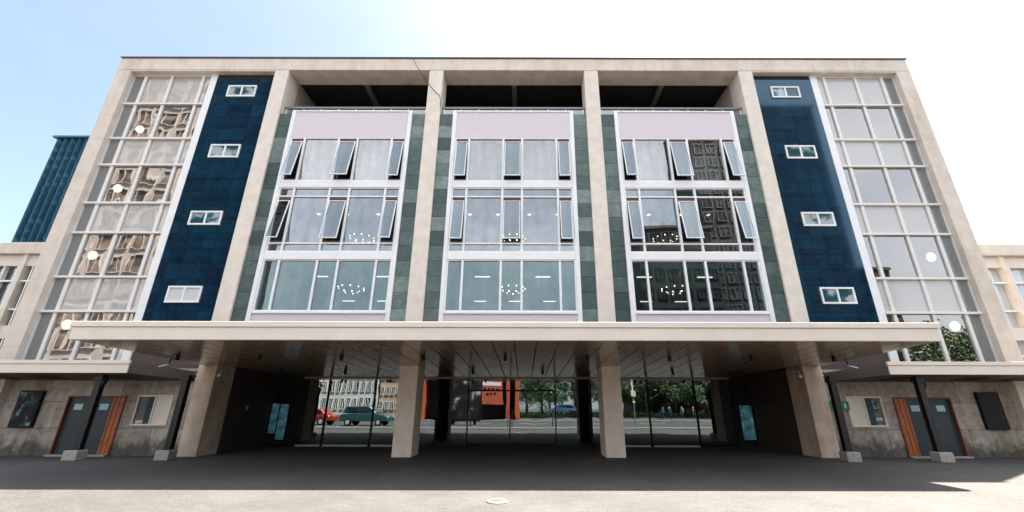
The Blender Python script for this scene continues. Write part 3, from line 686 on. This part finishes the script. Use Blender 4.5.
# ------------------------------------------------------------------ neighbours
def wing(sg):
    lab = 'low cream wing with tall dark windows left of the main building' if sg < 0 else 'low cream wing with tall pale windows right of the main building'
    t = thing('wing_building', lab, 'building', (sg*18.6, 4.0, 0))
    def P(q): return q.mirror() if sg < 0 else q
    q = MB(); q.box(.02, 30, .4, 12, 0, 9.0); P(q).build('wall', 'wing_dark' if sg < 0 else 'wing_pale', t)
    q = MB(); q.box(.0, 30, -.1, 12, 8.68, 9.27); P(q).build('roof_fascia', 'concrete', t, .02)
    for i in range(14): x = 1.35+i*2.05; q = MB(); q.box(x, x+.22, .02, .4, 0, 8.68); P(q).build('pier', 'column', t, .015)
    for z0, z1 in ((8.10, 8.66), (4.55, 5.15), (0, 1.4)): q = MB(); q.box(0, 30, .12, .38, z0, z1); P(q).build('spandrel', 'white_warm', t)
    q = MB()
    for i in range(14):
        for o in (0, .66, 1.32) if sg < 0 else (0, .95): x = 1.70+i*2.05+o; q.box(x, x+.06, .13, .3, 1.4, 8.10)
    q.box(0, 30, .14, .28, 7.3, 7.38); q.box(0, 30, .14, .28, 5.9, 5.98); q.box(0, 30, .14, .28, 3.8, 3.88); P(q).build('window_frame', 'white', t)
    q = MB(); q.quad((0, .33, 1.4), (30, .33, 1.4), (30, .33, 8.10), (0, .33, 8.10)); P(q).build('window', 'glass_small' if sg < 0 else 'glass_pale', t)
wing(-1); wing(1)
# blue tower far behind on the left: saw-tooth glass front
t = thing('office_tower', 'tall dark blue glass tower with saw-tooth front rising behind the left wing', 'tower', (-72.3, 40, 0))
q = MB(); n = 9; w = 1.08; pts = []
for i in range(n): pts += [(i*w, 0.0), (i*w+w*.72, -.75)]
pts += [(n*w, 0), (n*w, 14), (0, 14)]
q.prism([(x, y, 0) for x, y in pts], (0, 0, 40.7)); q.build('wall', 'tower_glass', t)
q = MB(); q.box(-.1, n*w+.1, -.8, 14.1, 40.702, 41.0); q.build('roof', 'tower_edge', t)
# ------------------------------------------------------------------ the street opposite (seen mirrored in the glass)
def block(name, label, x0, x1, y, depth, h, mats, bays, floors, ww, wh, zoff=1.0, roof='cap'):
    t = thing(name, label, 'building', ((x0+x1)/2, y, 0)); w = x1-x0
    q = MB(); q.box(-w/2, w/2, -depth, 0, 0, h); q.build('wall', mats[0], t)
    q = MB(); q.box(-w/2-.2, w/2+.2, -depth-.2, .2, h+.002, h+.5); q.build('roof', roof, t)
    f = MB(); g = MB(); dx = w/bays; dz = (h-zoff)/floors
    for i in range(bays):
        for k in range(floors):
            cx = -w/2+dx*(i+.5); cz = zoff+dz*(k+.5); a, c = dx*ww/2, dz*wh/2
            g.quad((cx-a, .02, cz-c), (cx+a, .02, cz-c), (cx+a, .02, cz+c), (cx-a, .02, cz+c))
            for (p0, p1, r0, r1) in ((cx-a-.12, cx-a, cz-c-.12, cz+c+.12), (cx+a, cx+a+.12, cz-c-.12, cz+c+.12), (cx-a, cx+a, cz+c, cz+c+.12), (cx-a, cx+a, cz-c-.12, cz-c), (cx-.04, cx+.04, cz-c, cz+c)):
                f.box(p0, p1, .003, .16, r0, r1)
    g.build('window', mats[1], t); f.build('window_frame', mats[2], t); return t
def dark_glass(name, col):
    m, nt, b = new_mat(name); b.inputs['Base Color'].default_value = (*col, 1); b.inputs['Roughness'].default_value = .15
    nt.links.new(ramp(nt, noise(nt, coords(nt), .5, 2), [(.4, tuple(c*.5 for c in col)), (.6, tuple(c*1.8 for c in col))]), b.inputs['Base Color']); return m
M['win_dark'] = dark_glass('opposite_window_glass', (.03, .035, .04)); M['win_brown'] = dark_glass('brown_window_glass', (.21, .165, .135)); M['win_grey'] = dark_glass('grey_window_glass', (.07, .07, .068))
M['tower_brick'] = plain('dark_brown_brick', (.040, .036, .033), .8, var=.2)
M['tower_frame'] = plain('grey_window_surround', (.19, .175, .16), .7)
M['cream_render'] = plain('cream_render', (.50, .46, .42), .8, var=.08, scale=.4)
M['white_render'] = plain('white_render', (.62, .62, .60), .8)
M['peach'] = plain('peach_render', (.50, .36, .27), .8)
block('tower_block', 'dark brown brick tower with a grid of grey windows across the street', 36, 64, -60, 14, 64, ('tower_brick', 'win_grey', 'tower_frame'), 11, 20, .62, .62)
block('brick_annex', 'lower dark brick building right of the brown tower across the street', 64.5, 72, -62, 12, 27, ('tower_brick', 'win_dark', 'tower_brick'), 3, 8, .55, .5)
block('office_block', 'dark brick office block beside the brown tower across the street', 21.5, 35.5, -56, 14, 33, ('tower_brick', 'win_dark', 'tower_brick'), 6, 9, .6, .5)
block('apartment_tower', 'tall cream apartment tower with brown windows across the street on the left', -78, -52.5, -40, 12, 54, ('cream_render', 'win_brown', 'cream_render'), 8, 15, .72, .66)
block('arcade_building', 'long white two storey building with a row of dark windows across the street', -46, -30.5, -70, 12, 11, ('white_render', 'win_dark', 'white_render'), 12, 3, .45, .6, .4)
block('corner_house', 'peach corner house with brown shutters left of the white arcade building', -62, -47, -68, 12, 9, ('peach', 'win_brown', 'peach'), 8, 3, .5, .6, .3)
block('town_house', 'beige town house with many small windows right of the white building', -30, -22, -70, 12, 15, ('peach', 'win_dark', 'white_render'), 7, 5, .5, .5, .4)
# trees: tapered trunk, limbs, loose leaf crown
m, nt, b = new_mat('tree_leaves')
oi = nt.nodes.new('ShaderNodeTexCoord')
nt.links.new(ramp(nt, noise(nt, oi.outputs['Object'], 1.3, 3), [(.3, (.022, .06, .018)), (.55, (.05, .11, .03)), (.75, (.10, .17, .05))]), b.inputs['Base Color']); b.inputs['Roughness'].default_value = .6; M['leaf'] = m
M['bark'] = plain('tree_bark', (.10, .075, .055), .9, var=.3)
def make_tree(seed, h):
    rnd = random.Random(seed); t = thing('street_tree', 'x', 'tree', (0,0,0), 0, 'trees across the street')
    q = MB(); q.tube([(0,0,0), (.05,.02,h*.25), (.1,-.05,h*.45), (0,.1,h*.75)], [.26, .2, .15, .05], 8); cl = []
    for k in range(9):
        a = k*2.4; z = h*(.13+.065*k); r = h*.26*(1-.06*k); e = (r*math.cos(a), r*math.sin(a), z+h*.16)
        q.tube([(0.05,0,z), (e[0]*.5, e[1]*.5, z+h*.07), e], [.09, .06, .03], 6)
        for j in range(5): cl.append((e[0]+rnd.gauss(0,h*.09), e[1]+rnd.gauss(0,h*.09), e[2]+rnd.gauss(0,h*.07), h*rnd.uniform(.06,.12)))
    q.build('trunk', 'bark', t); L = MB(); vs = []; fs = []
    for cx, cy, cz, cr in cl:
        for i in range(95):
            d = Vector((rnd.gauss(0,1), rnd.gauss(0,1), rnd.gauss(0,.8))).normalized()*cr*rnd.random()**.4
            c = Vector((cx,cy,cz))+d; u = Vector((rnd.uniform(-1,1), rnd.uniform(-1,1), rnd.uniform(-1,1))).normalized(); v = u.orthogonal().normalized(); sz_ = rnd.uniform(.09,.2)
            o = len(vs); vs += [c-u*sz_, c-v*sz_*.6, c+u*sz_, c+v*sz_*.6]; fs.append((o,o+1,o+2,o+3))
    L.add(vs, fs); me = bpy.data.meshes.new('crown'); me.from_pydata([tuple(p) for p in L.v], [], L.f); me.materials.append(M['leaf'])
    o = bpy.data.objects.new('crown', me); C.objects.link(o); o.parent = t; return t
protos = [make_tree(1, 10), make_tree(5, 12), make_tree(9, 11)]; used = set()
spots = [(-9,-55),(-4,-52),(1,-57),(5,-53),(10,-58),(14,-52),(18.5,-50),(20,-47),(25,-49),(29,-46),(34,-48),(-15,-58),(39,-44),(44,-36),(50,-33),(56,-37),(61,-31),(48,-42),(67,-38),(39,-34),(-2,-62),(4,-64),(8,-62),(13,-61),(17,-62),(21,-56),(24,-54),(28,-53),(32,-52),(36,-50),(43,-27),(47,-29),(52,-27),(57,-30),(40,-30),(44.5,-32),(50,-30),(54,-34),(59,-26),(63,-36)]
for i, (x, y) in enumerate(spots):
    k = i % 3; lab = 'leafy green street tree across the road, seen mirrored in the glass'
    if k not in used: o = protos[k]; o.location = (x, y, 0); o['label'] = lab; used.add(k)
    else: dup(protos[k], None, (x, y, 0), random.uniform(0, 6), lab)
# hedge along the road
L = MB(); rnd = random.Random(3)
for i in range(9000):
    c = Vector((rnd.uniform(-6, 40), rnd.uniform(-45.8, -44.8), rnd.uniform(.0, .85))); u = Vector((rnd.uniform(-1,1), rnd.uniform(-1,1), rnd.uniform(-1,1))).normalized(); v = u.orthogonal().normalized()
    L.quad(c-u*.12, c-v*.08, c+u*.12, c+v*.08)
tag(L.build('hedge', 'leaf'), 'low clipped green hedge along the far side of the road', 'hedge')
# cars
def car(name, label, paint, loc, rz, L=4.3, Hh=1.48, Wd=1.75, boxy=0, group=None):
    t = thing(name, label, 'car', loc, rz, group); s = L/4.3; k = Hh/1.48; w = Wd/2
    prof = [(-2.15,.35),(-2.12,.75),(-1.95,.88),(-1.2,.93),(.95,.95),(1.75,.86),(2.1,.72),(2.15,.35)]
    q = MB(); q.prism([(x*s, -w, z*k) for x, z in prof], (0, Wd, 0)); q.build('body', paint, t, .06, 3)
    r0 = -1.95 if boxy else -1.65
    cab = [(r0,.93),(r0+.45 if not boxy else r0+.2,1.40),(-.3,1.48),(.35,1.44),(1.1,.95)]
    q = MB(); q.prism([(x*s, -w+.1, z*k) for x, z in cab], (0, Wd-.2, 0), 0)
    q.build('cabin', paint, t, .07, 3)
    q = MB()
    for sy in (-1, 1):
        y = sy*(w-.092)
        for a, bq, c_, d in ((r0+.35, -.45, -.45, r0+.55), (-.35, .85, .32, -.35)):
            q.add([(a*s, y, .98*k), (bq*s, y, .98*k), (c_*s, y, 1.38*k), (d*s, y, 1.38*k)], [(0,1,2,3)])
    q.add([(1.06*s, -w+.2, .99*k), (1.06*s, w-.2, .99*k), (.44*s, w-.25, 1.42*k), (.44*s, -w+.25, 1.42*k)], [(0,1,2,3)])
    q.build('window', 'win_dark', t)
    for x in (-1.35, 1.35):
        for sy in (-1, 1):
            q = MB(); q.tube([(x*s, sy*(w-.2), .32), (x*s, sy*(w+.01), .32)], .32, 18); wh = q.build('wheel', 'black', t)
            q = MB(); q.tube([(x*s, sy*(w+.012), .32), (x*s, sy*(w+.02), .32)], .2, 14); q.build('rim', 'steel_light', wh)
    for sy in (-1, 1):
        q = MB(); q.box(2.02*s, 2.16*s, sy*.62-.15, sy*.62+.15, .62*k, .74*k); q.build('headlight', 'lens', t)
        q = MB(); q.box(-2.17*s, -2.05*s, sy*.64-.12, sy*.64+.12, .66*k, .82*k); q.build('tail_light', 'tail_red', t)
    return t
M['tail_red'] = plain('red_lamp_plastic', (.4, .01, .01), .3)
for n_, c_ in (('car_red', (.30,.035,.02)), ('car_teal', (.03,.09,.10)), ('car_blue', (.05,.12,.25)), ('car_white', (.7,.7,.7))): M[n_] = plain(n_+'_paint', c_, .25, var=0)
car('parked_car', 'red hatchback parked at the edge of the plaza, mirrored in the left glass', 'car_red', (-18.6, -17.2, 0), R(184), 4.0, 1.45)
car('parked_car', 'dark teal off-road car parked right of the red hatchback', 'car_teal', (-13.6, -17.0, 0), R(4), 4.4, 1.66, 1.8, 1)
car('parked_car', 'blue and white estate car on the road beyond the hedge', 'car_blue', (6.5, -47.8, .5), R(178), 5.0, 1.5, 1.8, 1)
car('parked_car', 'white car parked under the trees on the right across the road', 'car_white', (38, -40, 0), R(10), 4.3, 1.45)
# orange pavilion
t = thing('pavilion', 'orange open pavilion with a lettered panel across the road', 'pavilion', (-6.2, -31.5, 0))
block('added_dark_tower', 'added dark tower right of the cream apartment tower, mirrored in the left navy wall', -52, -41.5, -40.5, 10, 60, ('tower_brick', 'win_dark', 'tower_brick'), 5, 18, .5, .5)  # added dark block so the left navy tiles mirror something dark
M['orange'] = plain('orange_painted_boards', (.50, .10, .045), .6, var=.1)
q = MB()
for x in (-5.9, -2.9, 4.75, 5.95): q.box(x-.25, x+.25, -2.5, .0, 0, 6.2)
q.build('pier', 'orange', t, .02)
q = MB(); q.box(-6.4, 6.4, -3, .3, 6.202, 6.9); q.build('roof', 'orange', t, .02)
q = MB(); q.box(-6.2, 6.2, -3.0, -2.6, 0, 6.1); q.build('back_wall', 'tower_brick', t)
q = MB(); q.box(1.2, 4.1, .05, .15, 1.9, 4.7); q.build('panel', 'orange', t)
q = MB(); q.box(1.5, 3.9, .153, .17, 4.1, 4.6)
for i, (x, z) in enumerate(((1.7,3.5),(2.15,3.5),(2.7,3.5),(3.3,3.5),(2.0,2.95),(2.5,2.95),(3.0,2.95))): q.box(x, x+.28, .153, .165, z, z+.3, 1)
q.build('lettering', ['white', 'black'], t)
# dark advertising pillar with a portrait-like poster
t = thing('advertising_pillar', 'tall dark advertising panel with a pale poster on the plaza edge', 'billboard', (-5.1, -18.6, 0))
q = MB(); q.box(-1.6, 1.6, -.25, 0, .35, 4.9); q.box(-1.2, -.9, -.2, -.05, 0, .35); q.box(.9, 1.2, -.2, -.05, 0, .35); q.build('case', 'black', t, .03)
m, nt, b = new_mat('dark_poster_print'); nt.links.new(ramp(nt, noise(nt, coords(nt), .9, 3, .5), [(.5, (.006, .006, .008)), (.58, (.06, .05, .05)), (.66, (.55, .46, .42))]), b.inputs['Base Color']); M['dark_print'] = m
q = MB(); q.box(-1.48, 1.48, .003, .02, .5, 4.75); q.build('poster', 'dark_print', t)
# lamp post with sign box
t = thing('lamp_post', 'white pole with small sign boxes on the plaza edge', 'pole', (10.9, -18.6, 0))
q = MB(); q.tube([(0,0,0), (0,0,6.5)], [.07, .05], 10); q.build('pole', 'white', t)
q = MB(); q.box(-.24, .24, .06, .2, 2.55, 3.1); q.box(-.15, .15, .06, .12, 1.95, 2.1); q.build('sign_box', 'white_warm', t, .02)
# people waiting across the road
def person(label, loc, rz, cloth, legc):
    t = thing('person', label, 'person', loc, rz)
    V = {'hip':(0,0,.95),'ch':(0,0,1.25),'nk':(0,0,1.48),'hd':(0,.02,1.58),'tp':(0,.02,1.74),'kl':(-.1,.03,.5),'al':(-.11,0,.08),'tl':(-.12,.16,.04),'kr':(.1,.05,.5),'ar':(.12,0,.08),'tr':(.13,.16,.04),'hl':(-.1,0,.9),'hr':(.1,0,.9),'sl':(-.2,0,1.42),'el':(-.27,-.03,1.14),'wl':(-.27,.08,.88),'sr':(.2,0,1.42),'er':(.27,-.02,1.14),'wr':(.26,.1,.88)}
    E_ = [('hip','ch'),('ch','nk'),('nk','hd'),('hd','tp'),('hip','hl'),('hl','kl'),('kl','al'),('al','tl'),('hip','hr'),('hr','kr'),('kr','ar'),('ar','tr'),('nk','sl'),('sl','el'),('el','wl'),('nk','sr'),('sr','er'),('er','wr')]
    rad = dict(hip=.15,ch=.155,nk=.06,hd=.10,tp=.08,kl=.065,al=.05,tl=.04,kr=.065,ar=.05,tr=.04,hl=.1,hr=.1,sl=.065,el=.045,wl=.035,sr=.065,er=.045,wr=.035)
    ks = list(V); me = bpy.data.meshes.new('body'); me.from_pydata([V[k] for k in ks], [(ks.index(a), ks.index(b_)) for a, b_ in E_], [])
    o = bpy.data.objects.new('body', me); C.objects.link(o); o.parent = t
    sk = o.modifiers.new('skin', 'SKIN'); o.modifiers.new('sub', 'SUBSURF').levels = 1
    if not me.skin_vertices: me.attributes
    for i, k in enumerate(ks):
        sv = me.skin_vertices[0].data[i]; sv.radius = (rad[k], rad[k]); sv.use_root = (k == 'hip')
    m_, nt_, b_ = new_mat('clothed_figure'); sx = nt_.nodes.new('ShaderNodeSeparateXYZ'); tcx = nt_.nodes.new('ShaderNodeTexCoord'); nt_.links.new(tcx.outputs['Object'], sx.inputs[0])
    mr = nt_.nodes.new('ShaderNodeMath'); mr.operation = 'DIVIDE'; mr.inputs[1].default_value = 1.8; nt_.links.new(sx.outputs['Z'], mr.inputs[0])
    rr = ramp(nt_, mr.outputs[0], [(.0, (.02,.02,.02)), (.05, legc), (.53, cloth), (.825, (.42,.26,.19)), (.93, (.03,.02,.015))]); rr.node.color_ramp.interpolation = 'CONSTANT'
    nt_.links.new(rr, b_.inputs['Base Color']); me.materials.append(m_); return t
for (x, y, rz, c_, l_, lab) in ((19.0,-36,.2,(.05,.12,.3),(.02,.03,.06),'person in a blue jacket standing across the road'), (20.2,-36.6,-.6,(.02,.03,.05),(.02,.02,.03),'person in dark clothes beside the blue jacket'), (21.6,-36,1.2,(.3,.32,.35),(.03,.05,.1),'person in a pale grey top across the road'), (23.2,-36.3,2,(.5,.14,.03),(.05,.05,.06),'person in an orange top across the road')):
    person(lab, (x, y, 0), rz, c_, l_)
